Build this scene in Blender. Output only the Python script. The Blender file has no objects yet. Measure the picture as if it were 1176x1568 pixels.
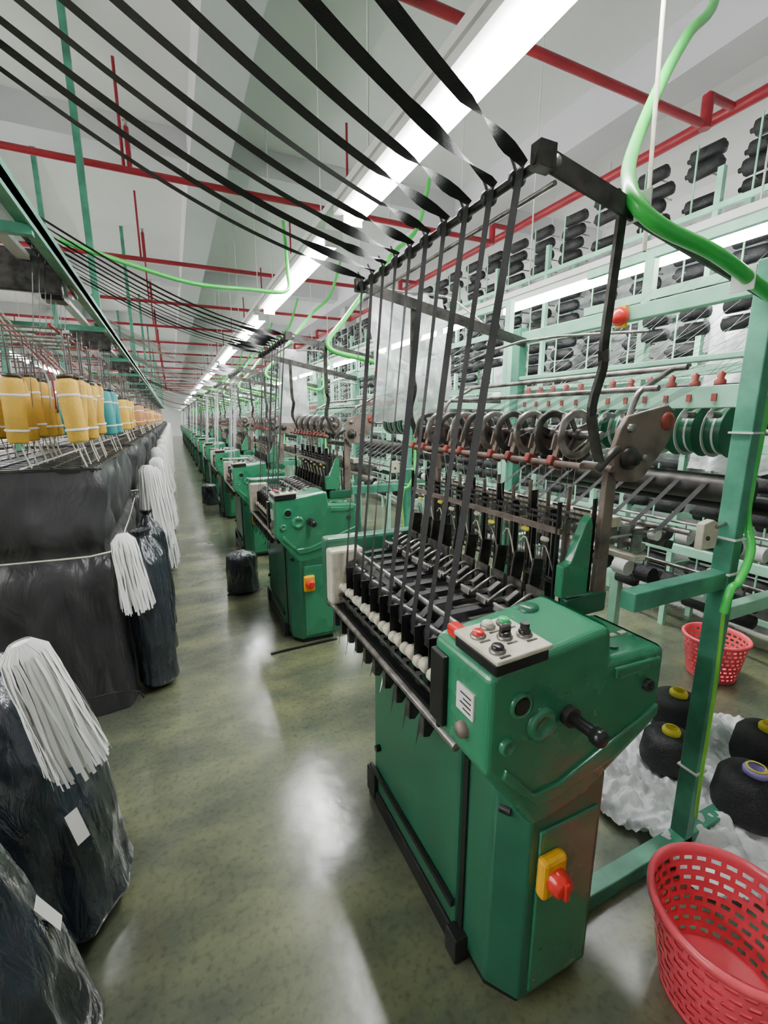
import bpy, bmesh, math, random
from mathutils import Vector, Matrix, noise
random.seed(7)
D = bpy.data
V = Vector

# ------------------------------------------------------------------ materials
def pm(name, col, rough=0.5, metal=0.0, var=0.15, scale=6.0, bump=0.0, bscale=40.0, emit=0.0,
       spec=None, coat=0.0, trans=0.0, alpha=1.0, dirt=None, rvar=0.0, stretch=None):
    m = D.materials.new(name); m.use_nodes = True
    nt = m.node_tree; b = nt.nodes['Principled BSDF']
    c = (col[0], col[1], col[2], 1)
    tc = nt.nodes.new('ShaderNodeTexCoord')
    n = nt.nodes.new('ShaderNodeTexNoise'); n.inputs['Scale'].default_value = scale
    n.inputs['Detail'].default_value = 6
    nt.links.new(tc.outputs['Object'], n.inputs['Vector'])
    r = nt.nodes.new('ShaderNodeValToRGB')
    d = dirt if dirt else [x*(1-var*1.6) for x in col]
    r.color_ramp.elements[0].position = 0.32; r.color_ramp.elements[0].color = (d[0], d[1], d[2], 1)
    r.color_ramp.elements[1].position = 0.62
    r.color_ramp.elements[1].color = tuple(min(1, x*(1+var*.4)) for x in col)+(1,)
    nt.links.new(n.outputs['Fac'], r.inputs['Fac'])
    nt.links.new(r.outputs['Color'], b.inputs['Base Color'])
    b.inputs['Roughness'].default_value = rough
    b.inputs['Metallic'].default_value = metal
    if coat: b.inputs['Coat Weight'].default_value = coat; b.inputs['Coat Roughness'].default_value = 0.12
    if trans: b.inputs['Transmission Weight'].default_value = trans
    if alpha < 1: b.inputs['Alpha'].default_value = alpha
    if rvar:
        mr = nt.nodes.new('ShaderNodeMapRange')
        mr.inputs['To Min'].default_value = max(0.02, rough-rvar); mr.inputs['To Max'].default_value = rough+rvar
        mr.inputs['From Min'].default_value = .3; mr.inputs['From Max'].default_value = .7
        nt.links.new(n.outputs['Fac'], mr.inputs['Value']); nt.links.new(mr.outputs['Result'], b.inputs['Roughness'])
    if bump:
        n2 = nt.nodes.new('ShaderNodeTexNoise'); n2.inputs['Scale'].default_value = bscale
        n2.inputs['Detail'].default_value = 4; n2.inputs['Distortion'].default_value = .8
        src = tc.outputs['Object']
        if stretch:
            mp = nt.nodes.new('ShaderNodeMapping'); mp.inputs['Scale'].default_value = stretch
            mp.inputs['Rotation'].default_value = (.5, .35, 0)
            nt.links.new(src, mp.inputs['Vector']); src = mp.outputs['Vector']
        nt.links.new(src, n2.inputs['Vector'])
        bp = nt.nodes.new('ShaderNodeBump'); bp.inputs['Strength'].default_value = bump
        bp.inputs['Distance'].default_value = 0.02
        nt.links.new(n2.outputs['Fac'], bp.inputs['Height']); nt.links.new(bp.outputs['Normal'], b.inputs['Normal'])
        if coat: nt.links.new(bp.outputs['Normal'], b.inputs['Coat Normal'])
    if emit:
        b.inputs['Emission Color'].default_value = c
        b.inputs['Emission Strength'].default_value = emit
    return m

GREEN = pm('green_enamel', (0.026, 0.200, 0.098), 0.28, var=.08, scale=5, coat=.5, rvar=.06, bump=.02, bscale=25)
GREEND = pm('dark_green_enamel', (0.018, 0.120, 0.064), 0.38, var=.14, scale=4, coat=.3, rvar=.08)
POSTG = pm('post_green', (0.065, 0.28, 0.18), 0.4, var=.25, scale=8)
MINT = pm('mint_paint', (0.29, 0.60, 0.42), 0.45, var=.15, scale=7)
STEEL = pm('worn_steel', (0.36, 0.34, 0.32), 0.34, 0.85, var=.4, scale=20)
DSTEEL = pm('dark_steel', (0.075, 0.07, 0.066), 0.42, 0.6, var=.4, scale=20)
IRON = pm('black_iron', (0.018, 0.018, 0.019), 0.38, 0.3, var=.3)
BROWN = pm('brown_primer', (0.19, 0.145, 0.12), 0.5, 0.1, var=.35, scale=12)
RUST = pm('red_brown_plastic', (0.24, 0.035, 0.025), 0.45)
BLACKT = pm('black_webbing', (0.008, 0.008, 0.010), 0.6, var=.2, bump=.3, bscale=300)
WHITET = pm('white_webbing', (0.62, 0.62, 0.68), 0.7, var=.08)
BUTTON_R = pm('red_button', (0.75, 0.02, 0.015), 0.3, coat=.5)
BUTTON_G = pm('green_button', (0.03, 0.45, 0.16), 0.3)
BUTTON_K = pm('black_button', (0.013, 0.013, 0.013), 0.3)
YEL = pm('yellow_plastic', (0.85, 0.42, 0.01), 0.4)
CREAM = pm('cream_plate', (0.62, 0.58, 0.46), 0.4, var=.12, scale=30)
WHITE = pm('white_plastic', (0.75, 0.75, 0.72), 0.4, var=.05)
REDP = pm('red_pipe_paint', (0.28, 0.008, 0.02), 0.4, var=.15)
HOSE = pm('lime_hose', (0.05, 0.62, 0.09), 0.35, var=.15, scale=3, coat=.3)
LAMP = pm('fluorescent_tube', (1.0, 0.995, 0.985), 0.5, emit=92.0, var=0)
TRAY = pm('lamp_tray_paint', (0.72, 0.72, 0.70), 0.5, var=.05)
BAG = pm('black_bag_plastic', (0.028, 0.034, 0.046), 0.20, var=.3, scale=5, bump=.8, bscale=12, coat=.7, stretch=(1.8, 1.8, .45))
TARP = pm('black_tarpaulin', (0.038, 0.038, 0.041), 0.36, var=.2, scale=3, bump=.9, bscale=6, stretch=(1.4, 1.4, .6))
WTAPE = pm('white_tape_bundle', (0.95, 0.95, 0.93), 0.75, var=.02)
PLASTIC = pm('clear_plastic_film', (0.82, 0.84, 0.86), 0.22, var=.1, alpha=.72, bump=.8, bscale=12)
HAZE = pm('milky_plastic_film', (0.50, 0.52, 0.52), 0.35, var=.4, scale=4, bump=1.0, bscale=8)
YARN = pm('black_yarn', (0.008, 0.008, 0.010), 0.55, var=.2, bump=.4, bscale=120)
SPOOLY = pm('yellow_yarn', (0.70, 0.42, 0.05), 0.7, var=.15, bump=.3, bscale=80)
SPOOLT = pm('teal_yarn', (0.05, 0.33, 0.33), 0.7)
SPOOLO = pm('orange_yarn', (0.50, 0.22, 0.08), 0.7)
PURPLE = pm('purple_core', (0.35, 0.28, 0.65), 0.4)
YCORE = pm('yellow_core', (0.80, 0.68, 0.05), 0.4)
PINK = pm('pink_basket_plastic', (0.88, 0.085, 0.125), 0.35, var=.08, coat=.3)
RIBG = pm('green_ribbon', (0.01, 0.13, 0.06), 0.35)
PAPER = pm('paper_label', (0.75, 0.74, 0.70), 0.6, var=.05)
CEIL = pm('ceiling_paint', (0.72, 0.72, 0.71), 0.8, var=.06, scale=.5)
BEAMM = pm('beam_paint', (0.58, 0.58, 0.60), 0.8, var=.08, scale=.5)
WALLM = pm('wall_paint', (0.66, 0.67, 0.65), 0.8, var=.05, scale=.5)
GROUT = pm('column_paint', (0.42, 0.43, 0.42), 0.8, var=.1, scale=1)

# polished green-grey floor
def floor_mat():
    m = D.materials.new('polished_green_floor'); m.use_nodes = True
    nt = m.node_tree; b = nt.nodes['Principled BSDF']; L = nt.links.new
    tc = nt.nodes.new('ShaderNodeTexCoord')
    mp = nt.nodes.new('ShaderNodeMapping'); mp.inputs['Scale'].default_value = (1.0, 1.9, 1)
    mp.inputs['Rotation'].default_value = (0, 0, -.3)
    L(tc.outputs['Object'], mp.inputs['Vector'])
    n1 = nt.nodes.new('ShaderNodeTexNoise'); n1.inputs['Scale'].default_value = 1.5
    n1.inputs['Detail'].default_value = 9; n1.inputs['Roughness'].default_value = .60
    n1.inputs['Distortion'].default_value = .15
    L(mp.outputs['Vector'], n1.inputs['Vector'])
    r = nt.nodes.new('ShaderNodeValToRGB')
    e = r.color_ramp.elements
    e[0].position = .38; e[0].color = (0.076, 0.086, 0.062, 1)
    e[1].position = .64; e[1].color = (0.168, 0.178, 0.092, 1)
    k = e.new(.5); k.color = (0.112, 0.124, 0.078, 1)
    L(n1.outputs['Fac'], r.inputs['Fac'])
    n2 = nt.nodes.new('ShaderNodeTexNoise'); n2.inputs['Scale'].default_value = 45
    n2.inputs['Detail'].default_value = 5
    L(tc.outputs['Object'], n2.inputs['Vector'])
    sp = nt.nodes.new('ShaderNodeValToRGB')
    sp.color_ramp.elements[0].position=.30; sp.color_ramp.elements[0].color=(.62,.62,.60,1)
    sp.color_ramp.elements[1].position=.50; sp.color_ramp.elements[1].color=(1,1,1,1)
    L(n2.outputs['Fac'], sp.inputs['Fac'])
    mx = nt.nodes.new('ShaderNodeMixRGB'); mx.blend_type = 'MULTIPLY'; mx.inputs['Fac'].default_value = .7
    L(r.outputs['Color'], mx.inputs['Color1']); L(sp.outputs['Color'], mx.inputs['Color2'])
    L(mx.outputs['Color'], b.inputs['Base Color'])
    mr = nt.nodes.new('ShaderNodeMapRange'); mr.inputs['From Min'].default_value = .3; mr.inputs['From Max'].default_value = .7
    mr.inputs['To Min'].default_value = .13; mr.inputs['To Max'].default_value = .25
    L(n1.outputs['Fac'], mr.inputs['Value']); L(mr.outputs['Result'], b.inputs['Roughness'])
    bp = nt.nodes.new('ShaderNodeBump'); bp.inputs['Strength'].default_value = .14; bp.inputs['Distance'].default_value = .01
    n3 = nt.nodes.new('ShaderNodeTexNoise'); n3.inputs['Scale'].default_value = 9; n3.inputs['Detail'].default_value = 7
    L(tc.outputs['Object'], n3.inputs['Vector']); L(n3.outputs['Fac'], bp.inputs['Height'])
    L(bp.outputs['Normal'], b.inputs['Normal'])
    b.inputs['Specular IOR Level'].default_value = .8
    return m
FLOORM = floor_mat()

# ------------------------------------------------------------------ builder
class MB:
    def __init__(s): s.v=[]; s.f=[]; s.m=[]; s.s=[]; s.mats=[]
    def mi(s, mat):
        if mat not in s.mats: s.mats.append(mat)
        return s.mats.index(mat)
    def add(s, vs, fs, mat, smooth=False):
        o=len(s.v); s.v.extend([tuple(v) for v in vs]); k=s.mi(mat)
        for f in fs:
            s.f.append(tuple(i+o for i in f)); s.m.append(k); s.s.append(smooth)
    def addbm(s, bm, mat, smooth=False):
        bm.verts.ensure_lookup_table(); bm.verts.index_update()
        s.add([v.co for v in bm.verts], [[v.index for v in f.verts] for f in bm.faces], mat, smooth); bm.free()
    def box(s, c, size, mat, rot=None, bev=0, seg=2):
        bm=bmesh.new(); bmesh.ops.create_cube(bm, size=1.0)
        bmesh.ops.scale(bm, vec=size, verts=bm.verts)
        if bev: bmesh.ops.bevel(bm, geom=bm.edges[:], offset=bev, segments=seg, affect='EDGES', profile=.5)
        if rot: bmesh.ops.rotate(bm, cent=(0,0,0), matrix=Matrix.Rotation(rot[0],3,rot[1]), verts=bm.verts)
        bmesh.ops.translate(bm, vec=c, verts=bm.verts)
        s.addbm(bm, mat)
    def bx(s, x0,x1,y0,y1,z0,z1,mat,bev=0,seg=2):
        s.box(((x0+x1)/2,(y0+y1)/2,(z0+z1)/2),(abs(x1-x0),abs(y1-y0),abs(z1-z0)),mat,bev=bev,seg=seg)
    def beam(s, p0, p1, w, h, mat):
        p0=V(p0);p1=V(p1); d=(p1-p0).normalized()
        up=V((0,0,1)) if abs(d.z)<.95 else V((0,1,0))
        r=d.cross(up).normalized()*w/2; u=r.cross(d).normalized()*h/2
        vs=[p+a*r+b*u for p in (p0,p1) for a,b in((-1,-1),(1,-1),(1,1),(-1,1))]
        s.add(vs,[(0,1,2,3),(7,6,5,4),(0,4,5,1),(1,5,6,2),(2,6,7,3),(3,7,4,0)],mat)
    def cyl(s, p0, p1, r, mat, n=14, r2=None, caps=True):
        p0=V(p0);p1=V(p1); r2=r if r2 is None else r2
        d=(p1-p0).normalized(); up=V((0,0,1)) if abs(d.z)<.9 else V((1,0,0))
        a=d.cross(up).normalized(); b=d.cross(a)
        vs=[]
        for p,rr in((p0,r),(p1,r2)):
            for i in range(n):
                t=2*math.pi*i/n; vs.append(p+a*math.cos(t)*rr+b*math.sin(t)*rr)
        s.add(vs,[(i,(i+1)%n,n+(i+1)%n,n+i) for i in range(n)],mat,True)
        if caps: s.add(vs,[tuple(range(n))[::-1],tuple(range(n,2*n))],mat)
    def tube(s, pts, r, mat, n=8, smoothn=0):
        pts=[V(p) for p in pts]
        if smoothn: pts=catmull(pts,smoothn)
        vs=[]; prev=None
        for i,p in enumerate(pts):
            d=(pts[min(i+1,len(pts)-1)]-pts[max(i-1,0)]).normalized()
            if prev is None:
                up=V((0,0,1)) if abs(d.z)<.9 else V((1,0,0)); a=d.cross(up).normalized()
            else: a=(prev-d*prev.dot(d)).normalized()
            prev=a; b=d.cross(a)
            for k in range(n):
                t=2*math.pi*k/n; vs.append(p+a*math.cos(t)*r+b*math.sin(t)*r)
        fs=[]
        for i in range(len(pts)-1):
            for k in range(n): fs.append((i*n+k,i*n+(k+1)%n,(i+1)*n+(k+1)%n,(i+1)*n+k))
        s.add(vs,fs,mat,True)
        s.add(vs[:n]+vs[-n:],[tuple(range(n)),tuple(range(n,2*n))],mat)
    def lathe(s, c, prof, mat, n=24, ax='Z', M=None):
        vs=[]; c=V(c)
        for r,z in prof:
            for k in range(n):
                t=2*math.pi*k/n; p=V((r*math.cos(t),r*math.sin(t),z))
                if ax=='Y': p=V((p.x,p.z,p.y))
                elif ax=='X': p=V((p.z,p.x,p.y))
                if M: p=M@p
                vs.append(c+p)
        fs=[]
        for i in range(len(prof)-1):
            for k in range(n): fs.append((i*n+k,i*n+(k+1)%n,(i+1)*n+(k+1)%n,(i+1)*n+k))
        s.add(vs,fs,mat,True)
    def prism(s, poly, y0, y1, mat, bev=0, seg=3, plane='XZ'):
        bm=bmesh.new()
        def P(a,b,t): return (a,t,b) if plane=='XZ' else ((t,a,b) if plane=='YZ' else (a,b,t))
        v0=[bm.verts.new(P(a,b,y0)) for a,b in poly]
        f=bm.faces.new(v0)
        r=bmesh.ops.extrude_face_region(bm,geom=[f])
        vv=[g for g in r['geom'] if isinstance(g,bmesh.types.BMVert)]
        dv=V(P(0,0,y1))-V(P(0,0,y0))
        bmesh.ops.translate(bm,vec=dv,verts=vv)
        bmesh.ops.recalc_face_normals(bm,faces=bm.faces)
        if bev: bmesh.ops.bevel(bm,geom=bm.edges[:],offset=bev,segments=seg,affect='EDGES',profile=.5)
        s.addbm(bm,mat)
    def ribbon(s, pts, ws, mat):
        vs=[];fs=[]
        for i,(p,w) in enumerate(zip(pts,ws)):
            vs+= [V(p)-V(w)/2, V(p)+V(w)/2]
            if i: fs.append((2*i-2,2*i-1,2*i+1,2*i))
        s.add(vs,fs,mat,True)
    def mesh(s,name):
        me=D.meshes.new(name); me.from_pydata(s.v,[],s.f)
        for m in s.mats: me.materials.append(m)
        me.polygons.foreach_set('material_index',s.m); me.polygons.foreach_set('use_smooth',s.s)
        me.update(); return me
    def build(s,name,loc=(0,0,0),rot=(0,0,0),scale=1):
        return inst(s.mesh(name),name,loc,rot,scale)
def inst(me,name,loc=(0,0,0),rot=(0,0,0),scale=1,parent=None):
    o=D.objects.new(name,me); o.location=loc; o.rotation_euler=rot
    o.scale=(scale,)*3 if not hasattr(scale,'__len__') else scale
    bpy.context.scene.collection.objects.link(o)
    if parent: o.parent=parent
    return o
def catmull(P,k):
    out=[]
    for i in range(len(P)-1):
        p0=P[max(i-1,0)];p1=P[i];p2=P[i+1];p3=P[min(i+2,len(P)-1)]
        for j in range(k):
            t=j/k
            out.append(.5*((2*p1)+(p2-p0)*t+(2*p0-5*p1+4*p2-p3)*t*t+(3*p1-p0-3*p2+p3)*t**3))
    out.append(P[-1]); return out
def lerp(a,b,t): return a+(b-a)*t

# ------------------------------------------------------------------ room
X0,X1,Y0,Y1,H=-7.0,7.0,-3.5,46.0,4.8
def slab(name,x0,x1,y0,y1,z0,z1,mat):
    b=MB(); b.bx(x0,x1,y0,y1,z0,z1,mat); return b.build(name)
slab('floor',X0,X1,Y0,Y1,-.1,0,FLOORM)
slab('ceiling',X0,X1,Y0,Y1,H,H+.1,CEIL)
slab('wall_left',X0-.1,X0,Y0,Y1,0,H,WALLM)
slab('wall_right',X1,X1+.1,Y0,Y1,0,H,WALLM)
slab('wall_back',X0,X1,Y1,Y1+.1,0,H,WALLM)
slab('wall_front',X0,X1,Y0-.1,Y0,0,H,WALLM)
b=MB()
for x in (-2.3,.62,4.2): b.bx(x-.2,x+.2,Y0,Y1,H-.42,H,BEAMM)
for k in range(9): b.bx(X0,X1,1.0+k*5.2,1.4+k*5.2,H-.30,H-.002,BEAMM)
b.build('ceiling_beams')
b=MB()
for k in range(4): b.bx(4.18,4.50,11.4+k*10.4,11.75+k*10.4,0,H-.42,GROUT,bev=.02)
b.build('building_columns')

# sprinkler pipes
b=MB(); PZ=3.9
for k in range(16):
    y=2.65+k*2.65
    b.cyl((X0+.2,y,PZ),(4.0,y,PZ),.030,REDP,10)
    b.cyl((4.0,y,PZ-.03),(4.0,y,PZ+.2),.042,REDP,10); b.cyl((4.0,y,PZ+.2),(4.35,y,PZ+.2),.030,REDP,10)
    for x in (-4.2,-.2,2.0):
        b.cyl((x,y,PZ),(x,y,H-.02),.014,REDP,8)
        b.cyl((x+.05,y,PZ+.0),(x+.05,y,PZ+.35),.022,REDP,8)
        b.lathe((x+.05,y,PZ+.35),[(.022,0),(.012,.02),(.012,.04),(.028,.05),(0,.052)],STEEL,8)
b.cyl((4.35,-1,PZ+.2),(4.35,Y1-1,PZ+.2),.045,REDP,12)
b.cyl((-3.9,-1,PZ+.1),(-3.9,Y1-1,PZ+.1),.06,REDP,12)
b.build('sprinkler_pipes')

# fluorescent batten lamps
def lamp_row(x,z,y0,n,pitch,L,w,hang):
    b=MB()
    b.bx(-w*.5,w*.5,0,L,.045,.075,TRAY)
    b.bx(-w*.95,-w*.5,0,L,.03,.085,TRAY)
    for s in (-1,1):
        b.cyl((s*w*.27,.04,.015),(s*w*.27,L-.04,.015),w*.2,LAMP,8)
    b.bx(-w*.5,w*.5,-.01,.035,-.03,.045,TRAY); b.bx(-w*.5,w*.5,L-.035,L+.01,-.03,.045,TRAY)
    b.bx(-.05-w*.7,-w*.7+.01,-.2,pitch-.19,.075,.12,TRAY)
    for yy in (.3,L-.3): b.cyl((0,yy,.07),(0,yy,hang),.006,TRAY,6)
    me=b.mesh('fluorescent_batten_lamp')
    for k in range(n): inst(me,'fluorescent_batten_lamp',(x,y0+k*pitch,z))
lamp_row(1.20,2.92,.62,15,2.85,2.5,.13,H-2.92)
lamp_row(2.95,2.62,1.3,14,2.85,2.35,.11,H-2.62)
lamp_row(-2.9,2.92,-.4,15,2.85,2.5,.13,H-2.92)  # extra row on the left, added to light the hall
lamp_row(5.3,2.92,-.4,15,2.85,2.5,.13,H-2.92)  # extra row behind the yarn rack, added for more light
lamp_row(-5.3,2.92,-.4,15,2.85,2.5,.13,H-2.92)  # outer left row, also added only for lighting

# ------------------------------------------------------------------ loom
def loom_mesh():
    b=MB(); rnd=random.Random(12)
    # base side casting
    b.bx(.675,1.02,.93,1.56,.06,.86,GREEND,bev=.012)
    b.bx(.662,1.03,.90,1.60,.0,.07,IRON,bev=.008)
    b.beam((.664,.93,.17),(.664,1.57,.17),.012,.02,IRON)
    b.bx(.655,.68,1.52,1.60,.03,.15,IRON,bev=.006)
    b.bx(.645,.70,.88,.94,.0,.09,IRON,bev=.006)
    b.cyl((.655,1.5,.30),(.68,1.5,.30),.014,IRON,10)
    b.cyl((.655,1.02,.72),(.68,1.02,.72),.012,IRON,10)
    # electrical cabinet with chamfered corner
    poly=[(.748,.715),(1.005,.715),(1.005,.94),(.69,.94),(.69,.795)]
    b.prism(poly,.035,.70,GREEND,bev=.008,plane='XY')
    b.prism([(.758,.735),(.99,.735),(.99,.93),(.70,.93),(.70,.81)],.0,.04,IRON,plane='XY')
    b.bx(.775,.985,.708,.718,.06,.60,GREEN,bev=.004)
    b.cyl((.79,.706,.10),(.79,.73,.10),.006,STEEL,8)
    b.bx(.683,.692,.905,.925,.05,.70,IRON)
    b.cyl((.70,.785,.645),(.715,.76,.645),.012,IRON,8)
    # isolator switch
    b.bx(.765,.845,.676,.710,.415,.535,YEL,bev=.012)
    b.lathe((.805,.676,.475),[(0,-.035),(.022,-.035),(.030,-.028),(.033,0)],BUTTON_R,20,'Y')
    b.bx(.797,.813,.634,.662,.448,.502,BUTTON_R,bev=.005)
    # gear head hood
    hood=[(.585,1.085),(.61,1.10),(.95,1.14),(.965,1.13),(.975,1.045),(1.175,1.035),(1.19,1.02),(1.19,.80),
          (1.01,.70),(.94,.655),(.80,.628),(.745,.628),(.615,.80),(.585,.84)]
    b.prism(hood,.71,.95,GREEN,bev=.020,seg=5)
    # raised lower rim on the near face
    rim=[(.64,.845),(.735,.74),(.82,.742),(1.175,.865),(1.175,.83),(1.01,.745),(.81,.70),(.745,.70),(.63,.82)]
    b.prism(rim,.700,.72,GREEN,bev=.006,seg=3)
    b.prism([(.985,1.02),(1.16,1.012),(1.16,.985),(.985,.985)],.702,.72,GREEN,bev=.006,seg=3)
    b.lathe((.675,.706,1.0),[(.032,.006),(.032,-.004),(.024,-.005),(.022,.004),(0,.004)],GREEN,24,'Y')
    b.lathe((.675,.703,1.0),[(0,-.0025),(.021,-.002)],BUTTON_K,24,'Y')
    b.lathe((.64,.706,.905),[(.022,.005),(.021,-.008),(.012,-.010),(.011,-.004),(0,-.004)],GREEN,20,'Y')
    b.lathe((.745,.706,.93),[(.045,.005),(.042,-.006),(.026,-.008),(.022,-.002),(0,-.002)],GREEN,20,'Y')
    b.cyl((.83,.72,.93),(.83,.690,.93),.026,DSTEEL,18); b.cyl((.83,.69,.93),(.83,.63,.93),.015,BUTTON_K,16)
    b.lathe((.83,.63,.93),[(.015,0),(.020,0),(.022,-.02),(.018,-.026),(0,-.026)],BUTTON_K,16,'Y')
    b.cyl((1.12,.716,.935),(1.12,.696,.935),.017,DSTEEL,14); b.cyl((1.12,.70,.935),(1.12,.69,.935),.009,BUTTON_K,10)
    b.cyl((1.03,.76,1.03),(1.03,.76,1.05),.018,GREEND,12)
    for x in(1.0,1.04,1.08,1.12): b.bx(x,x+.025,.80,.815,1.036,1.043,CREAM)
    b.lathe((.86,.90,1.125),[(.03,0),(.028,.012),(.012,.016),(0,.016)],GREEND,16)
    # label + side details
    b.bx(.579,.587,.76,.83,.95,1.02,PAPER,bev=.002)
    for k in range(4): b.bx(.5785,.58,.768,.80+.012*(k%2),.962+.013*k,.966+.013*k,DSTEEL)
    b.lathe((.582,.80,.905),[(.022,.006),(.020,-.012),(0,-.014)],BROWN,10,'X')
    b.bx(.570,.60,.875,.94,.86,1.06,IRON,bev=.004)
    # control panel (slanted)
    R=(math.radians(-3),'Y')
    b.box((.662,.775,1.118),(.150,.160,.030),IRON,R,.004)
    b.box((.662,.772,1.140),(.158,.168,.012),CREAM,R,.004)
    for (x,y,m) in [(.615,.80,BUTTON_R),(.662,.825,CREAM),(.708,.822,BUTTON_G),(.612,.725,BUTTON_K),(.665,.765,BUTTON_K),(.712,.752,BUTTON_K)]:
        z=1.146+(x-.662)*.05
        b.lathe((x,y,z),[(.019,0),(.019,.005),(.015,.007)],STEEL,18)
        b.lathe((x,y,z),[(.0145,.0),(.0145,.013),(.012,.016),(0,.016)],m,18)
        b.bx(x-.014,x+.014,y-.030,y-.024,z-.001,z+.0015,DSTEEL)
    b.cyl((.712,.752,1.16),(.712,.752,1.18),.011,BUTTON_K,14); b.box((.665,.765,1.168),(.028,.008,.014),BUTTON_K)
    b.bx(.61,.645,.875,.93,1.09,1.125,BUTTON_R,bev=.008)
    # inner bed castings
    b.bx(.78,1.12,.95,1.90,.80,1.0,IRON,bev=.01)
    b.bx(.70,1.02,1.56,1.9,.86,.98,DSTEEL,bev=.01)
    # far end housing
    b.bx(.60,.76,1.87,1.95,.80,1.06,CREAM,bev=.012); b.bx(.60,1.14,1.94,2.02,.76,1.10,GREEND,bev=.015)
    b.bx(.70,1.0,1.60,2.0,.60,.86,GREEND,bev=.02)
    b.bx(.605,.76,.945,.965,.78,1.02,IRON,bev=.006)
    # front rails/rollers
    b.cyl((.615,.87,.79),(.615,1.96,.79),.013,STEEL,14)
    b.bx(.625,.66,.90,1.94,.76,.80,IRON,bev=.004)
    b.cyl((.640,.93,.845),(.640,1.93,.845),.008,DSTEEL,10)
    b.cyl((.70,.93,.97),(.70,1.93,.97),.014,STEEL,12)
    b.cyl((.665,.93,.885),(.665,1.93,.885),.008,STEEL,10)
    b.bx(.70,.72,.95,1.9,.80,.90,IRON)
    b.cyl((.735,.93,1.035),(.735,1.93,1.035),.010,STEEL,12)
    for i in range(10):
        y=1.03+i*.09
        b.lathe((.665,y,.885),[(0,-.020),(.018,-.020),(.024,-.012),(.024,.012),(.018,.020),(0,.020)],CREAM,16,'Y')
        b.lathe((.655,y+.03,.885),[(0,-.012),(.020,-.012),(.020,.012),(0,.012)],CREAM,14,'Y')
        b.lathe((.70,y,.975),[(0,-.038),(.028,-.038),(.032,-.03),(.032,.03),(.028,.038),(0,.038)],BUTTON_K,18,'Y')
        b.bx(.645,.70,y+.043,y+.047,.82,1.0,IRON)
        # web path over the take-up rollers
        b.ribbon([(.668,y,.995),(.662,y,.95),(.690,y,.92),(.696,y,.895),(.664,y,.858),(.635,y,.865),(.632,y,.83),(.66,y,.80)],[(0,.026,0)]*8,BLACKT)
        # hooks + tape tails under rail
        b.prism([(.60,.78),(.645,.78),(.645,.745),(.62,.715),(.600,.72)],y-.012,y+.012,DSTEEL)
        tl=rnd.uniform(.03,.09)
        b.ribbon([(.625,y+.03,.77),(.612,y+.03,.74),(.600,y+.035,.72-tl)],[(0,.022,0),(0.004,.022,0),(.01,.018,0)],WHITE if i==3 else BLACKT)
        # fabric bed and clamps
        pts=[(.695,y,1.010),(.74,y,1.047),(.86,y,1.048),(1.0,y,1.06)]
        b.ribbon(pts,[(0,.03,0)]*4,BLACKT)
        b.bx(.79,1.0,y+.036,y+.052,1.02,1.038,DSTEEL)
        b.box((.885,y,1.066),(.045,.05,.022),STEEL,(.25,'Y'),.004)
        b.box((.93,y+.01,1.09),(.055,.02,.035),DSTEEL,(-.5,'Y'),.004)
        b.cyl((.875,y-.035,1.075),(.875,y+.035,1.075),.006,STEEL,8)
        b.tube([(.88,y-.02,1.07),(.92,y-.03,1.10),(.97,y-.02,1.11),(1.0,y,1.08)],.005,STEEL,6,3)
        # reed / sley plates
        b.bx(1.0,1.012,y-.035,y+.035,1.0,1.12,STEEL)
        b.box((1.04,y+.04,1.12),(.05,.010,.16),DSTEEL,(.15,'Y'),.003)
        # heald frames
        for k in range(6):
            x=1.060+k*.024
            b.bx(x,x+.003,y-.034,y+.034,1.13,1.138,STEEL if k%2 else DSTEEL); zt=1.33+.012*(k%3)
            b.bx(x,x+.003,y-.034,y+.034,zt,zt+.008,DSTEEL)
            for q in (-.026,0,.026): b.bx(x,x+.0016,y+q-.0008,y+q+.0008,1.135,zt,STEEL)
        b.bx(1.09,1.12,y+.040,y+.045,1.0,1.36+.05*(i%2),IRON)
        b.bx(1.16,1.175,y+.040,y+.045,1.0,1.40+.03*((i+1)%2),BROWN)
        b.lathe((1.052,y+.02,1.27+.015*(i%3)),[(0,-.018),(.008,-.012),(.008,.012),(0,.018)],YCORE if i%2 else CREAM,8,'Y')
        b.tube([(1.045,y-.03,1.18),(1.04,y,1.25+.01*(i%3)),(1.05,y+.04,1.24)],.003,CREAM if i%3 else STEEL,5,3)
        b.lathe((1.19,y+.02,1.25),[(0,-.014),(.009,-.010),(.009,.010),(0,.014)],CREAM,8,'Y')
        # levers behind healds
        b.cyl((1.22,y,1.02),(1.22,y,1.30),.006,STEEL,6)
        # top pulley
        yy=1.02+i*.098
        b.lathe((1.12,yy,1.60),[(.054,-.005),(.070,-.007),(.076,-.003),(.076,.003),(.070,.007),(.054,.005),(.054,-.005)],DSTEEL if i%2 else STEEL,22,'Y')
        b.lathe((1.12,yy,1.60),[(0,-.018),(.018,-.018),(.018,.018),(0,.018)],DSTEEL,12,'Y')
        for a in range(3):
            t=a*math.pi*2/3+.7*i
            b.beam((1.12,yy,1.60),(1.12+.06*math.cos(t),yy,1.60+.06*math.sin(t)),.006,.014,DSTEEL)
        b.prism([(1.05,1.555),(1.13,1.545),(1.21,1.59),(1.20,1.635),(1.15,1.62),(1.06,1.60)],yy+.028,yy+.034,BROWN)
        b.box((1.06,yy+.02,1.515),(.06,.022,.030),RUST,(.4,'Y'),.005)
        b.box((1.16,yy+.03,1.53),(.10,.012,.05),DSTEEL,(-.5,'Y'),.003)
        b.beam((1.05,yy+.02,1.50),(1.10,yy+.03,1.66),.008,.018,BROWN)
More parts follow.
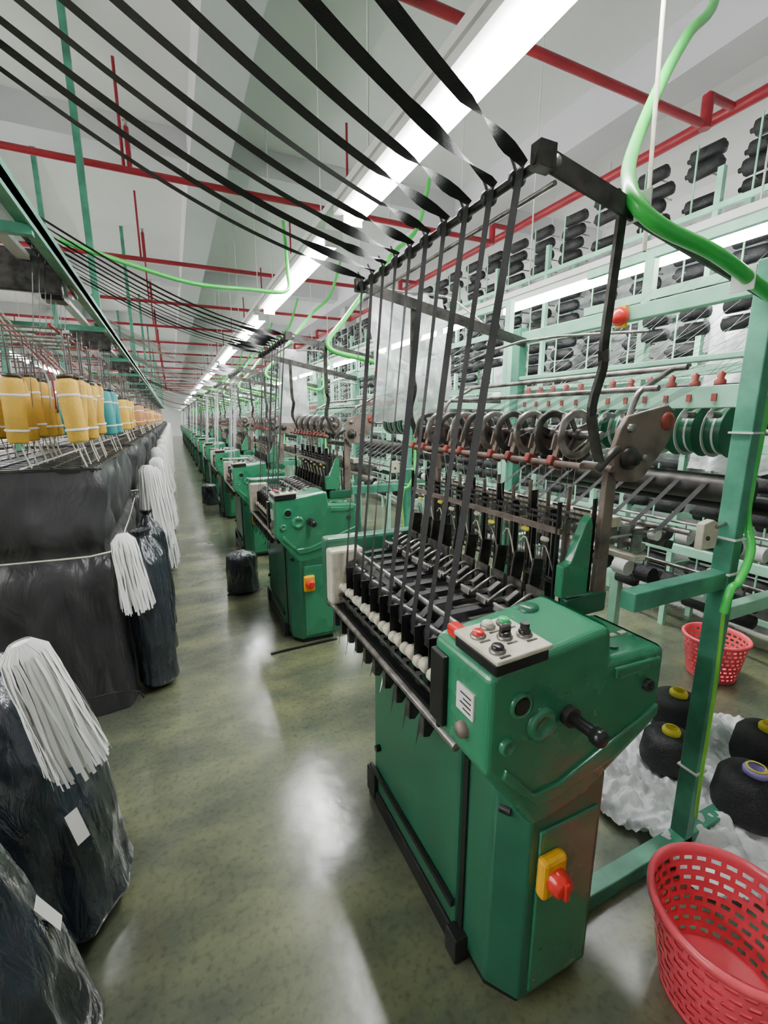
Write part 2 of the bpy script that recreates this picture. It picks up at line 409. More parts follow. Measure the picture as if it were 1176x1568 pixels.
        for k in range(3):
            x=1.07+.03*k; b.cyl((x,yy,1.56),(x+.01,y+.005*k,1.36),.0013,STEEL,4,caps=False)
    # heald support frame
    b.cyl((1.12,.93,1.60),(1.12,2.05,1.60),.012,STEEL,12)
    b.cyl((1.05,.93,1.515),(1.05,2.0,1.515),.009,BROWN,10)
    b.cyl((1.18,.93,1.50),(1.18,2.0,1.50),.010,BROWN,10)
    for y in (.992,1.925):
        b.beam((1.045,y,1.08),(1.045,y,1.40),.014,.006,IRON); b.beam((1.195,y,1.08),(1.195,y,1.40),.014,.006,IRON)
    b.beam((1.045,.98,1.31),(1.045,1.93,1.31),.012,.018,BROWN)
    b.beam((1.22,.96,1.34),(1.22,1.95,1.34),.03,.015,CREAM)
    # green end bracket and brown upright
    b.prism([(1.03,1.11),(1.14,1.11),(1.14,1.33),(1.13,1.36),(1.11,1.34),(1.06,1.22),(1.03,1.21)],.945,.975,GREEN,bev=.004)
    b.prism([(1.185,1.04),(1.235,1.04),(1.235,1.44),(1.225,1.56),(1.20,1.56),(1.19,1.44)],.955,.975,BROWN,bev=.004)
    b.prism([(1.185,1.04),(1.235,1.04),(1.235,1.56),(1.20,1.56)],1.97,1.99,BROWN,bev=.004)
    b.bx(1.06,1.24,.95,.98,1.03,1.10,GREEND,bev=.008); b.bx(1.06,1.24,1.95,2.0,.95,1.10,GREEND,bev=.008)
    # brown tear-shaped side plates
    plate=[(1.20,1.62),(1.225,1.655),(1.40,1.69),(1.43,1.675),(1.445,1.64),(1.42,1.57),(1.33,1.475),(1.29,1.455),(1.22,1.46),(1.185,1.50),(1.175,1.55)]
    for y in (.93,2.02):
        b.prism(plate,y,y+.018,BROWN,bev=.004)
        b.lathe((1.24,y,1.53),[(.035,.0),(.035,-.012),(.022,-.014),(.020,-.03),(0,-.03)],DSTEEL,18,'Y')
        b.lathe((1.40,y,1.64),[(.028,.0),(.027,-.008),(.014,-.010),(0,-.006)],RUST,18,'Y')
        b.lathe((1.235,y,1.62),[(.014,.0),(.013,-.012),(0,-.012)],STEEL,12,'Y')
        b.lathe((1.31,y,1.53),[(.010,.0),(.010,-.01),(0,-.01)],STEEL,12,'Y')
        b.tube([(1.18,y-.01,1.56),(1.14,y-.02,1.545),(1.10,y-.01,1.50)],.012,DSTEEL,8,3)
    # take-up top bar with guide rod
    b.cyl((.765,.83,2.185),(.765,1.90,2.185),.011,DSTEEL,12)
    b.cyl((.785,.83,2.14),(.785,1.90,2.14),.006,STEEL,8)
    for i in range(10):
        y=.90+i*.1033
        b.lathe((.765,y+.03,2.185),[(.011,-.008),(.02,-.008),(.02,.008),(.011,.008)],BUTTON_K,12,'Y')
        b.tube([(.765,y+.03,2.185),(.755,y+.03,2.21),(.745,y+.035,2.235)],.004,DSTEEL,5)
    # arms from bar to creel frame
    for y in (.845,1.885):
        b.beam((.74,y,2.195),(1.66,y,2.02),.008,.045,DSTEEL)
        b.lathe((.79,y-.005,2.185),[(.012,.0),(.012,-.008),(0,-.008)],STEEL,10,'Y')
        b.bx(.74,.785,y-.015,y+.015,2.165,2.215,DSTEEL)
        pts=[(1.02,y+.005,2.16),(1.02,y+.01,2.05),(1.03,y+.03,1.85),(1.045,y+.04,1.78),(1.03,y+.05,1.68),(1.06,y+.06,1.60),(1.10,y+.07,1.53)]
        P=catmull([V(p) for p in pts],4)
        for p,q in zip(P[:-1],P[1:]): b.beam(p,q+(q-p)*.15,.026,.010,DSTEEL)
    # guide rods toward the warp creel
    b.cyl((1.30,.90,1.735),(1.30,2.05,1.735),.009,STEEL,12)
    b.cyl((1.42,.90,1.80),(1.42,2.05,1.80),.009,STEEL,12)
    for y in (.95,2.0):
        b.tube([(1.25,y,1.64),(1.28,y,1.72),(1.35,y,1.76),(1.43,y,1.80)],.009,STEEL,8,3)
    # horizontal guide comb behind
    b.bx(1.27,1.31,.98,1.95,1.30,1.335,CREAM,bev=.003)
    return b.mesh('needle_loom')

LOOM=loom_mesh(); PITCH=2.34; NL=17

# webbing tapes: up from loom, over bar, across the aisle to the winding rail
def tapes_mesh(mat,name,seed):
    rnd=random.Random(seed); b=MB()
    for i in range(10):
        yb=1.03+i*.09; yt=.90+i*.1033
        P=[V((.666,yb,.99)),V((.666,yb,1.01))]; W=[V((0,.026,0))]*2
        n=14; tw=rnd.uniform(-.5,.5)
        for k in range(1,n+1):
            t=k/n; P.append(V((lerp(.666,.748,t),lerp(yb,yt,t),lerp(1.01,2.19,t))))
            a=tw*math.sin(math.pi*t); W.append(V((math.sin(a)*.026,math.cos(a)*.026,0)))
        P.append(V((.757,yt,2.202))); W.append(V((0,.026,0)))
        top=V((.757,yt,2.202)); end=V((-.47,yt-lerp(.50,.33,i/9)+rnd.uniform(-.015,.015),2.549))
        n=40; t0=rnd.uniform(.06,.13); dirv=(end-top).normalized(); side=dirv.cross(V((0,0,1))).normalized(); upv=side.cross(dirv)
        tot=math.pi*rnd.choice((1,1,-1)); a1=rnd.uniform(-.25,.25)
        for k in range(1,n+1):
            t=k/n; p=top.lerp(end,t); p.z-=.075*math.sin(math.pi*t)
            a=tot*min(1,max(0,(t-.02)/(t0*1.8)))+a1*math.sin(3*t+i)
            P.append(p); W.append((side*math.cos(a)+upv*math.sin(a))*.028)
        b.ribbon(P,W,mat)
    return b.mesh(name)
TB=tapes_mesh(BLACKT,'black_webbing_tapes',3); TW=tapes_mesh(WHITET,'white_webbing_tapes',5)
for k in range(NL):
    if k<2 or k%4==1: inst(TB,'black_webbing_tapes',(0,k*PITCH,0))
    else: inst(TW,'white_webbing_tapes',(0,k*PITCH,0))

# ------------------------------------------------------------------ warp creel stand (right of each loom)
def stand_mesh():
    b=MB(); rnd=random.Random(2)
    for y in (.85,1.95):
        b.bx(1.655,1.705,y-.03,y+.03,0,2.12 if y<1 else 2.1,POSTG,bev=.004)
        b.bx(2.60,2.65,y-.03,y+.03,0,2.6,MINT,bev=.004)
        b.bx(1.035,2.60,y-.03,y+.03,.0,.06,POSTG,bev=.004)
        b.bx(1.20,1.66,y-.025,y+.025,1.08,1.14,MINT if y>1 else POSTG,bev=.004)
        b.bx(1.70,2.60,y-.02,y+.02,1.72,1.77,MINT,bev=.003)
        b.bx(1.70,2.60,y-.02,y+.02,.95,1.0,MINT,bev=.003)
        for z in (.35,1.13,1.25,1.6): b.bx(1.648,1.712,y-.036,y+.036,z,z+.006,WHITE)
    for z,x,h in ((2.05,1.68,.055),(1.72,1.68,.075),(1.85,1.68,.02),(1.90,2.62,.05),(2.35,2.62,.05),(1.5,2.62,.05),(.9,2.62,.05),(2.58,2.62,.05)):
        b.bx(x-.018,x+.018,.86,2.40 if x>2 else 1.96,z-h/2,z+h/2,MINT,bev=.003)
    b.lathe((1.655,1.33,2.04),[(.0,-.045),(.026,-.042),(.034,-.025),(.034,-.005),(.026,.0)],BUTTON_R,20,'X')
    b.bx(1.64,1.66,1.31,1.35,2.0,2.08,YEL)
    for i in range(12):
        y=.95+i*.083
        b.lathe((1.68,y,1.76),[(.018,0),(.018,.012),(.010,.02),(.014,.035),(0,.045)],RUST,10)
        b.bx(1.655,1.66,y-.008,y+.008,1.705,1.73,RUST)
        b.cyl((1.65,y,1.66),(1.70,y,1.66),.012,STEEL,8)
    # let-off rollers
    b.cyl((1.78,.86,1.40),(1.78,1.95,1.40),.05,DSTEEL,20)
    b.cyl((1.95,.70,1.33),(1.95,1.95,1.33),.035,IRON,16)
    b.cyl((1.42,.97,1.22),(1.42,2.0,1.22),.013,STEEL,12); b.cyl((1.55,.90,1.27),(1.55,1.98,1.27),.010,STEEL,12)
    b.bx(1.38,1.44,.97,1.95,1.17,1.19,CREAM,bev=.003)
    for i in range(20):
        y=.99+i*.05
        b.box((1.41,y,1.24),(.05,.006,.08),STEEL,None); b.cyl((1.50,y-.014,1.25),(1.50,y+.014,1.25),.020,WHITE if i%3==0 else STEEL,12)
        b.box((1.57,y,1.21),(.05,.020,.03),DSTEEL,(.3,'Y'))
    b.prism([(1.55,1.22),(1.63,1.22),(1.64,1.30),(1.60,1.32),(1.55,1.31)],.86,.885,CREAM,bev=.004)
    b.cyl((1.61,.855,1.295),(1.66,.855,1.305),.006,STEEL,8)
    b.cyl((1.575,.855,1.26),(1.575,.865,1.26),.008,DSTEEL,8)
    # ribbon spools
    for i in range(6):
        y=1.02+i*.10
        b.cyl((1.88,y-.03,1.60),(1.88,y+.03,1.60),.085,RIBG,24)
        for s in (-.033,.030): b.cyl((1.88,y+s,1.60),(1.88,y+s+.003,1.60),.098,WHITE if s>0 else RIBG,24)
        b.cyl((1.88,y-.004,1.60),(1.88,y+.004,1.60),.0865,WHITE,24)
    b.cyl((1.88,.86,1.60),(1.88,1.95,1.60),.012,STEEL,10)
    # hanging rows of weights / spools lower level
    for row,(x,z) in enumerate(((1.75,1.08),(2.05,.98),(2.35,1.12))):
        b.cyl((x,.86,z),(x,1.95,z),.008,STEEL,8)
        for i in range(9):
            y=.95+i*.11
            b.cyl((x,y-.03,z-.07),(x,y+.03,z-.07),.035,[WHITE,YARN,YARN][(i+row)%3],14)
            b.cyl((x,y,z-.05),(x,y,z),.004,STEEL,6)
    # warp yarn bands
    for i in range(10):
        y0=1.02+i*.098; y1=.98+i*.10
        for k in range(5):
            b.cyl((1.20,y0+.006*k-.012,1.58),(1.68,y1+.012*k-.024,1.79),.0009,YARN,3,caps=False)
            b.cyl((1.70,y1+.012*k-.024,1.79),(2.62,y1+.03*k-.06,1.95+.12*k),.0009,WHITE if i%2 else YARN,3,caps=False)
        b.ribbon([(1.22,y0,1.25),(1.5,y1,1.27),(1.78,y1,1.45)],[(0,.02,0)]*3,BLACKT)
    b.tube([(1.30,.95,1.90),(1.30,1.5,1.95),(1.32,2.0,1.90)],.005,STEEL,6,3)
    b.tube([(1.45,1.89,2.06),(1.45,2.1,2.2),(1.45,2.31,2.31),(1.2,2.32,2.31),(.98,2.32,2.31)],.007,STEEL,6,3)
    # yarn packages on the back of the stand
    for zz in (2.12,1.62,1.15,.62):
        for i in range(5):
            y=1.0+i*.22
            for q in range(3 if zz>1.1 else 2):
                b.lathe((2.62,y,zz+q*.085),[(0,-.075),(.035,-.07),(.038,.06),(.015,.075),(0,.075)],YARN,10,'Y')
    return b.mesh('warp_creel_stand')
ST=stand_mesh()

# lime-green air hoses
b=MB()
b.tube([(2.25,1.55,3.75),(2.02,1.36,3.22),(1.75,1.26,2.96),(1.52,1.17,2.70),(1.24,1.02,2.38),(1.06,.87,2.20),(1.04,.815,2.125),(1.12,.80,2.09),(1.30,.79,2.06),(1.50,.79,2.01),(1.62,.79,1.985),(1.70,.79,2.00),(1.745,.82,2.10)],.018,HOSE,12,5)
b.tube([(1.745,.82,2.10),(1.75,.83,2.20),(1.80,.86,2.30),(1.77,.88,2.30),(1.74,.87,2.1),(1.74,.84,1.7),(1.74,.84,1.35),(1.72,.80,1.22),(1.66,.79,1.12),(1.62,.79,1.10),(1.60,.79,1.02)],.013,HOSE,10,5)
b.tube([(1.60,.79,1.02),(1.625,.79,.7),(1.63,.79,.35),(1.64,.79,.2)],.006,pm('lime_tube',(.25,.7,.08),.4),8,4)
for p in ((1.05,.83,2.14),(1.45,.80,2.02)): b.bx(p[0]-.002,p[0]+.002,p[1]-.03,p[1]+.03,p[2]-.03,p[2]+.03,WHITE)
HOSEM=b.mesh('green_air_hose')
for k in range(NL):
    L=inst(LOOM,'needle_loom',(0,k*PITCH,0))
    inst(ST,'warp_creel_frame',parent=L); inst(HOSEM,'green_air_hose',parent=L)
b=MB()
b.tube([(-.47,3.2,2.60),(-.2,3.3,2.56),(.2,3.45,2.52),(.6,3.6,2.56),(.88,3.7,2.60),(.95,3.9,2.8),(.95,4.0,3.2)],.014,HOSE,10,5)
b.build('green_hose_line')
b=MB(); b.cyl((1.28,.98,2.12),(1.55,1.28,H),.006,CREAM,8); b.build('cream_conduit')

# ------------------------------------------------------------------ yarn rack behind
def rack_mesh():
    b=MB(); L=PITCH; rnd=random.Random(8)
    for y in (0,.78,1.56):
        for x in (3.5,3.85): b.bx(x-.02,x+.02,y-.02,y+.02,0,3.3,MINT)
        for z in (.5,1.3,2.1,2.9): b.bx(3.5,3.85,y-.012,y+.012,z-.015,z+.015,MINT)
    for z in [.30+.55*k for k in range(6)]:
        for x in (3.48,3.87): b.bx(x-.012,x+.012,-.02,L-.02,z-.018,z+.018,MINT)
        for i in range(6):
            y=.19+i*.385
            for q in range(4):
                if rnd.random()<.08: continue
                zz=z+.09+q*.112; o=rnd.uniform(-.03,.03)
                b.lathe((3.58+o,y+rnd.uniform(-.02,.02),zz),[(0,-.13),(.018,-.13),(.020,-.115),(.047,-.11),(.052,.09),(.018,.11),(.016,.13),(0,.13)],YARN,10,'Y')
                b.cyl((3.48,y,zz),(3.80,y,zz),.006,STEEL,6)
            b.cyl((3.48,y,z),(3.48,y,z+.45),.007,MINT,6)
    return b.mesh('yarn_creel_rack')
RK=rack_mesh()
for k in range(-1,NL): inst(RK,'yarn_creel_rack',(0,.6+k*PITCH,0))

def sheet(name,x,y0,y1,z0,z1,mat,amp,seed,nx=40,nz=30,rot=None):
    b=MB(); vs=[];fs=[]
    for j in range(nz+1):
        for i in range(nx+1):
            u=i/nx; w=j/nz; y=lerp(y0,y1,u); z=lerp(z0,z1,w)
            d=amp*noise.noise(V((u*(y1-y0)*5,w*1.6,seed)))+amp*.4*noise.noise(V((u*(y1-y0)*14,w*6,seed+3)))
            vs.append((x+d,y,z+(.02*noise.noise(V((u*9,seed,0))) if j==0 else 0)))
    for j in range(nz):
        for i in range(nx):
            a=j*(nx+1)+i; fs.append((a,a+1,a+nx+2,a+nx+1))
    b.add(vs,fs,mat,True)
    return b.build(name) if rot is None else b.build(name,rot,(0,0,-math.pi/2))
for k in range(6): sheet('plastic_dust_sheet',4.0,-1+k*4.0,2.9+k*4.0,.02,3.25,HAZE,.07,k*3.1)
for k in range(3): sheet('clear_plastic_cover',3.30,1.5+k*2.34,2.0+k*2.34,1.3,2.5,PLASTIC,.12,k*7.7,24,24)
sheet('hanging_plastic_sheet',0,0,.46,1.63,2.31,PLASTIC,.10,11,24,24,rot=(1.0,2.32,0))
sheet('hanging_plastic_sheet',0,0,.3,1.6,2.31,PLASTIC,.08,19,20,20,rot=(1.0,2.32+PITCH,0))

# ------------------------------------------------------------------ left: winding rail and winders
b=MB(); RX=-.47
b.bx(RX-.03,RX+.03,1.2,Y1-2,2.42,2.47,POSTG); b.bx(RX+.02,RX+.03,1.2,Y1-2,2.40,2.50,POSTG)
b.cyl((RX,1.0,2.53),(RX,Y1-2,2.53),.012,STEEL,8)
b.bx(RX-.22,RX-.16,1.2,Y1-2,2.50,2.53,WHITE)
b.bx(RX-.75,RX-.70,1.2,Y1-2,2.42,2.47,POSTG)
for k in range(18):
    y=2.46+k*PITCH
    b.bx(RX-.75,RX+.02,y-.02,y+.02,2.38,2.42,POSTG)
    if k%2: b.bx(RX-.05,RX,y-.025,y+.025,2.47,H,POSTG)
    else: b.bx(RX-.75,RX-.70,y-.025,y+.025,2.47,H,POSTG)
    b.bx(RX-.74,RX-.69,y-.025,y+.025,0,2.42,POSTG)
RAIL=b.build('overhead_winding_rail')
def winder_mesh():
    b=MB()
    b.bx(-.85,-.5,-.02,.02,-.16,.06,DSTEEL,bev=.006)
    b.cyl((-.95,.12,-.02),(-.50,.12,-.02),.045,TRAY,18)
    b.cyl((-.80,.28,.0),(-.55,.28,.0),.07,YARN,18)
    b.box((-.58,.22,-.10),(.12,.16,.12),IRON,None,.01)
    for i in range(8):
        b.lathe((-.55,-.4+i*.09,.02),[(.0,-.02),(.035,-.02),(.035,.02),(0,.02)],YARN if i%2 else DSTEEL,12,'Y')
    b.tube([(-.5,.1,-.05),(-.47,.2,-.12),(-.5,.35,-.1)],.012,STEEL,8,3)
    # tapes dropping to the boxes
    for i in range(7):
        y=-.35+i*.13
        b.ribbon([(-.55,y,0),(-.60,y+.02,-.4),(-.68+.02*i,y+.05,-.82)],[(.0,.024,0)]*3,BLACKT)
    for i in range(7):
        b.tube([(-.95,-.3+i*.12,-.1),(-.85,-.25+i*.12,-.3),(-.62,-.2+i*.12,-.55),(-.60,-.2+i*.12,-.80)],.004,REDP if i%2 else CREAM,5,3)
    return b.mesh('tape_winder')
WM=winder_mesh()
for k in range(16): inst(WM,'tape_winder',(0,3.3+k*PITCH,2.5),parent=RAIL)

# hanging yarn spools
def spools_mesh(mat,n,rows,name):
    b=MB(); rnd=random.Random(4)
    for r in range(rows):
        for i in range(n):
            x=-.44-r*.24+.02*rnd.random(); y=i*.15+.03*r; z=1.68+.03*rnd.random()
            M=Matrix.Rotation(rnd.uniform(-.14,.14),3,'X')@Matrix.Rotation(rnd.uniform(-.12,.12),3,'Y')
            b.lathe((x,y,z),[(0,-.15),(.034,-.15),(.042,-.14),(.046,.12),(.042,.14),(.02,.15),(0,.15)],mat,18,M=M)
            for h in (-.09,.07): b.lathe((x,y,z),[(.046,h-.006),(.048,h-.004),(.048,h+.004),(.046,h+.006)],WHITE,18,M=M)
            b.lathe((x,y,z),[(0,.15),(.034,.151),(.034,.165),(0,.165)],DSTEEL,12,M=M)
            b.cyl((x,y,z+.14),(x,y,2.05),.004,DSTEEL,6)
            b.tube([(x,y,z-.15),(x+.01,y,z-.2),(x+.03,y,1.415)],.004,CREAM,5)
            b.ribbon([(x+.05,y+.06,2.05),(x+.03,y+.06,1.7),(x,y+.06,1.415)],[(0,.016,0)]*3,BLACKT)
    for i in range(n): b.cyl((-.46-rows*.24,i*.15,2.05),(-.42,i*.15,2.05),.006,STEEL,6)
    for x in (-.46,-.40-rows*.24): b.cyl((x,-.1,2.05),(x,n*.15,2.05),.008,REDP,6)
    return b.mesh(name)
SY=spools_mesh(SPOOLY,6,4,'yellow_yarn_spools'); ST2=spools_mesh(SPOOLT,3,3,'teal_yarn_spools'); SO=spools_mesh(SPOOLO,5,3,'orange_yarn_spools')
inst(SY,'yellow_yarn_spools',(.01,2.62,0)); inst(ST2,'teal_yarn_spools',(.03,3.72,0))
for k in range(1,10): inst([SO,SY,SO][k%3],['orange_yarn_spools','yellow_yarn_spools','orange_yarn_spools'][k%3],(0,3.0+k*PITCH,0))

# tarpaulin covered creel boxes
def tarp_mesh(seed):
    b=MB(); x0,x1,y0,y1,h=-1.75,-.385,0,1.85,1.385
    loop=[]; n=44
    cs=[(x0,y0),(x1,y0),(x1,y1),(x0,y1)]
    for e in range(4):
        p=cs[e];q=cs[(e+1)%4]
        nrm=V((q[1]-p[1],-(q[0]-p[0]),0)).normalized()
        for i in range(n):
            t=i/n; loop.append((V((lerp(p[0],q[0],t),lerp(p[1],q[1],t),0)),nrm,e,t))
    nz=40; vs=[];fs=[]; N=len(loop)
    for j in range(nz+1):
        w=j/nz; z=h*w
        for (p,nr,e,t) in loop:
            edge=min(t,1-t)
            k=.35+.65*(1-w)
            d=.085*k*noise.noise(V((p.x*5+w*1.6,p.y*5,w*1.2+seed)))+.030*noise.noise(V((p.x*12+w*4,p.y*12-w*4,w*4+seed)))
            d+=.024*abs(math.sin((p.x+p.y)*8+w*6+seed))*k+.02*abs(math.sin((p.x-p.y)*7-w*9))*(1-abs(w-.68)*2)
            d-=.06*math.exp(-((w-.68)/.05)**2)*(1 if edge>.02 else .5)
            d+=.02*(1-w)**2
            d=min(d,.055)
            c=V(((x0+x1)/2,(y0+y1)/2,0))
            pp=p+nr*d+(p-c)*(.0 if w<.97 else -.01)
            vs.append((pp.x,pp.y,max(.004,z)))
    for j in range(nz):
        for i in range(N): fs.append((j*N+i,j*N+(i+1)%N,(j+1)*N+(i+1)%N,(j+1)*N+i))
    b.add(vs,fs,TARP,True)
    # rim frame and slats carrying the tapes
    for (a,c) in (((x0,y0),(x1,y0)),((x1,y0),(x1,y1)),((x1,y1),(x0,y1)),((x0,y1),(x0,y0))):
        b.beam((a[0],a[1],h),(c[0],c[1],h),.022,.018,IRON)
    for i in range(18):
        y=.04+i*.104; b.beam((x0,y,h+.01),(x1,y,h+.01),.045,.008,IRON if i%3 else DSTEEL)
    for i in range(11):
        x=x0+.06+i*.125; b.beam((x,y0,h+.018),(x,y1,h+.018),.012,.006,WHITE if i%4==0 else IRON)
    b.bx(x0+.10,x1-.10,y0+.10,y1-.10,1.0,1.36,IRON)
    # rope
    R=[V(p) for p in ((x0,y0-.03,.93),(-1.1,y0-.045,.95),(-.7,y0-.035,.94),(x1+.03,y0-.03,.95),(x1+.045,.6,.93),(x1+.04,1.3,.95),(x1+.02,y1,.94))]
    b.tube(R,.005,CREAM,6,3)
    b.tube([(x1+.03,y0-.03,.95),(x1+.02,y0-.04,.7),(x1+.03,y0-.06,.4),(x1+.04,y0-.06,.12)],.004,DSTEEL,6,3)
    b.tube([(-.95,y0-.07,.14),(-.6,y0-.07,.15),(x1+.05,y0-.06,.14),(x1+.10,y0-.03,.06)],.005,YARN,6,3)
    return b.mesh('tarp_covered_creel')
TM=tarp_mesh(1.3)
for k in range(16): inst(TM,'tarp_covered_creel',(0,2.74+k*PITCH,0))

# plastic bags
def bag_mesh(r,h,lean,seed,fold=.06,neck=True,taper=.10):
    b=MB(); n=96; nz=70; vs=[];fs=[]
    for j in range(nz+1):
        w=j/nz
        prof=min(1,(w/.05)**.5) if w<.05 else 1
        prof*=1.0-taper*w
        if neck: prof*= (1 if w<.80 else lerp(1,.22,min(1,((w-.80)/.16))**1.3) if w<.96 else .22+.25*(w-.96)/.04)
        else: prof*= (1 if w<.85 else math.sqrt(max(.0,1-((w-.85)/.155)**2)))
        cx=lean[0]*w*w; cy=lean[1]*w*w
        for i in range(n):
            t=2*math.pi*i/n; c,s_=math.cos(t),math.sin(t)
            f=1+fold*noise.noise(V((c*2.2,s_*2.2,w*3+seed)))*2+fold*.9*noise.noise(V((c*5,s_*5,w*5+seed)))
            f+=fold*.7*abs(noise.noise(V((c*7+w*5,s_*7-w*3,w*5+seed))))+fold*.25*abs(noise.noise(V((c*14,s_*14+w*8,w*12+seed))))
            if neck and w>.8: f*=1+.25*math.cos(9*t+seed)*(w-.8)*2
            rr=r*prof*f
            vs.append((cx+c*rr,cy+s_*rr,h*w+.002))
    for j in range(nz):
        for i in range(n): fs.append((j*n+i,j*n+(i+1)%n,(j+1)*n+(i+1)%n,(j+1)*n+i))
    b.add(vs,fs,BAG,True)
    b.add([vs[i] for i in range(n)],[tuple(range(n))[::-1]],BAG)
    b.add([vs[nz*n+i] for i in range(n)],[tuple(range(n))],BAG)
    return b
def put_bag(r,h,lean,seed,loc,neck=True,label=None,taper=.1,fold=.06):
    b=bag_mesh(r,h,lean,seed,neck=neck,taper=taper,fold=fold)
    if label:
        for (ang,z) in label:
            w=z/h; rr=r*(1-taper*w)*1.12; cx=lean[0]*w*w; cy=lean[1]*w*w
            c,s_=math.cos(ang),math.sin(ang); P=V((cx+c*rr,cy+s_*rr,z)); T=V((-s_,c,0))*.020; U=V((-c*.02,-s_*.02,.045))
            b.add([P-T-U,P+T-U,P+T+U,P-T+U],[(0,1,2,3)],PAPER)
    return b.build('black_plastic_bag',loc)
put_bag(.285,1.04,(-.12,.0),1.0,(-.535,1.62,0),label=[(-.75,.42)],taper=.52,fold=.07)
put_bag(.255,.98,(-.14,-.02),5.0,(-.555,1.09,0),label=[(.10,.50)],taper=.40,fold=.07)
put_bag(.23,.80,(-.15,-.05),9.0,(-.68,.55,0),taper=.3)
# slim bags along the creels
for k in range(6):
    for j,(yy,hh) in enumerate(((.15,1.0),(.55,.92),(.98,.97))):
        put_bag(.11,hh,(-.03,.02),20+k*3+j,(-.205,2.78+yy+k*PITCH,0),fold=.09)

# white tape bundles
def bundle_mesh(L,spread,seed,n=90):
    rnd=random.Random(seed); b=MB()
    b.lathe((0,0,0),[(0,.05),(.03,.045),(.045,.02),(.05,-.03),(spread*.65,-L*.45),(spread*.92,-L*.75),(spread*.8,-L*.90),(0,-L*.92)],WTAPE,16)
    for i in range(n):
        a=2*math.pi*i/n+rnd.uniform(-.1,.1); c,s=math.cos(a),math.sin(a)
        l=L*rnd.uniform(.92,1.05); sp=spread*rnd.uniform(.90,1.06)
        P=[V((c*.025,s*.025,.05)),V((c*.055,s*.055,.015))]
        for k in range(1,9):
            t=k/8; rr=.055+(sp-.055)*t**.8
            P.append(V((c*rr+.004*math.sin(5*t+i),s*rr+.004*math.cos(4*t+i*2),-l*t)))
        wv=V((-s,c,.0)); ww=rnd.uniform(.007,.012)
        b.ribbon(P,[(wv*math.cos(.4*math.sin(i+k*.8))+V((c,s,0))*math.sin(.35*math.sin(i*1.7+k*.6)))*ww for k in range(len(P))],WTAPE)
    return b.mesh('white_tape_bundle')
B1=bundle_mesh(.36,.075,1,110); B2=bundle_mesh(.34,.075,2,100); B3=bundle_mesh(.62,.10,3)
inst(B1,'white_tape_bundle',(-.405,1.40,1.02),(0,-.22,0))
inst(B2,'white_tape_bundle',(-.275,2.58,1.02),(0,-.1,0),(1,1,1.05))
for k in range(15):
    for j,(yy,zz) in enumerate(((1.0,1.25),(1.45,1.2),(1.9,1.28))):
        inst(B3,'white_tape_bundle',(-.20+.02*j,2.85+yy+k*PITCH,zz-.02*j),(0,-.04,0),(1.1,1.1,1.3 if j==1 else 1.0))

# ------------------------------------------------------------------ floor items
def basket_mesh():
    b=MB(); n=90; rows=17; H_=.30; rb,rt=.145,.192
    def ring(r,z): return [(r*math.cos(2*math.pi*i/n),r*math.sin(2*math.pi*i/n),z) for i in range(n)]
    T=.004
    for off in (0,T):
        vs=[]
        for j in range(rows+1):
            t=j/rows; vs+=ring(lerp(rb,rt,t**.85)-off,.012+t*(H_-.03))
        fs=[]
        for j in range(rows):
            for i in range(n):
                if 0<j<rows-1 and j%2==1 and (i+(j//2)%2)%3!=0: continue
                fs.append((j*n+i,j*n+(i+1)%n,(j+1)*n+(i+1)%n,(j+1)*n+i))
        b.add(vs,fs,PINK,True)
    b.lathe((0,0,0),[(rt-.006,H_-.025),(rt-.006,H_),(rt+.004,H_+.004),(rt+.012,H_-.004),(rt+.012,H_-.018),(rt+.002,H_-.022)],PINK,n)
    b.lathe((0,0,0),[(0,.014),(rb-.01,.014),(rb,.02),(rb+.002,.004),(rb-.01,.0),(0,.0)],PINK,n)
    return b.mesh('pink_laundry_basket')
BK=basket_mesh()
inst(BK,'pink_plastic_basket',(1.305,.50,0),scale=1.03); inst(BK,'pink_plastic_basket',(3.08,1.54,0),scale=.92)

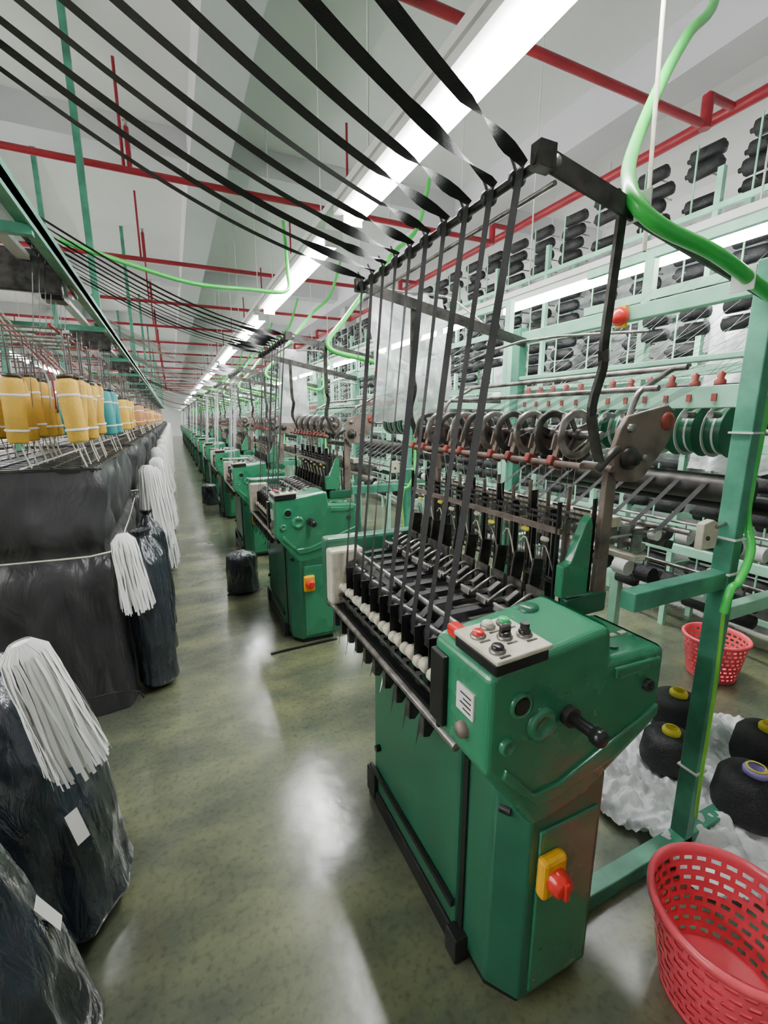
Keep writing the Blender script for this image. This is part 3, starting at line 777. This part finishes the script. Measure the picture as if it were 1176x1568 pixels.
def cone_mesh(core,name):
    b=MB()
    b.lathe((0,0,0),[(0,0),(.10,0),(.125,.02),(.13,.05),(.118,.15),(.10,.175),(.045,.19),(.04,.185)],YARN,32)
    b.lathe((0,0,0),[(.040,.17),(.043,.20),(.038,.210),(.032,.210),(.028,.20),(.028,.10),(0,.10)],core,24)
    b.lathe((0,0,0),[(.027,.215),(.031,.217),(.035,.212)],YCORE,24)
    return b.mesh(name)
CY=cone_mesh(YCORE,'black_yarn_cone'); CP=cone_mesh(PURPLE,'black_yarn_cone')
for (x,y,m,s) in ((2.04,.80,CP,1.05),(2.00,1.12,CY,.92),(2.30,1.28,CY,1.0),(2.40,.92,CY,1.05),(2.02,1.50,CY,.9),(2.36,1.62,CP,.9)):
    inst(m,'black_yarn_cone',(x,y,.035),(0,0,x),s)
# crumpled plastic on the floor
def crumple(name,cx,cy,rx,ry,h,seed):
    b=MB(); n=110; vs=[];fs=[]
    for j in range(n+1):
        for i in range(n+1):
            u=i/n*2-1; v=j/n*2-1
            q=1+.25*noise.noise(V((u*2,v*2,seed)))
            e=(1-.8*max(abs(u),abs(v)))
            z=.004+h*max(0,noise.noise(V((u*4,v*4,seed)))*.9+.25)*e+h*1.6*abs(noise.noise(V((u*8,v*8,seed+5))))+h*.8*abs(noise.noise(V((u*18,v*18,seed+9))))
            vs.append((cx+u*rx*q*math.sqrt(1-v*v/2),cy+v*ry*q*math.sqrt(1-u*u/2),z))
    for j in range(n):
        for i in range(n):
            a=j*(n+1)+i; fs.append((a,a+1,a+n+2,a+n+1))
    b.add(vs,fs,pm('floor_plastic_film',(.88,.89,.91),.2,var=.03,bump=.6,bscale=9,alpha=.9),True); b.build(name)
crumple('crumpled_plastic_sheet',2.08,1.04,.54,.56,.045,2.2)
b=bag_mesh(.15,.40,(0,0),31,.05,False)
BB=b.mesh('wrapped_yarn_sack')
inst(BB,'wrapped_yarn_sack',(.50,4.35,0)); inst(BB,'wrapped_yarn_sack',(.56,9.3,0))
b=MB(); b.beam((.50,3.0,.006),(1.0,3.02,.006),.02,.012,IRON); b.build('floor_cable_cover')

# ------------------------------------------------------------------ world + camera
w=D.worlds.new('World'); bpy.context.scene.world=w; w.use_nodes=True
w.node_tree.nodes['Background'].inputs['Color'].default_value=(.8,.85,.9,1)
w.node_tree.nodes['Background'].inputs['Strength'].default_value=.3
cam=D.cameras.new('camera'); co=D.objects.new('camera',cam); bpy.context.scene.collection.objects.link(co)
cam.sensor_fit='VERTICAL'; cam.sensor_height=24; cam.lens=24*690/1568; cam.clip_start=.02; cam.clip_end=200
co.location=(0,0,1.65); co.rotation_euler=(math.radians(90-11.8),0,math.radians(-24.8))
bpy.context.scene.camera=co
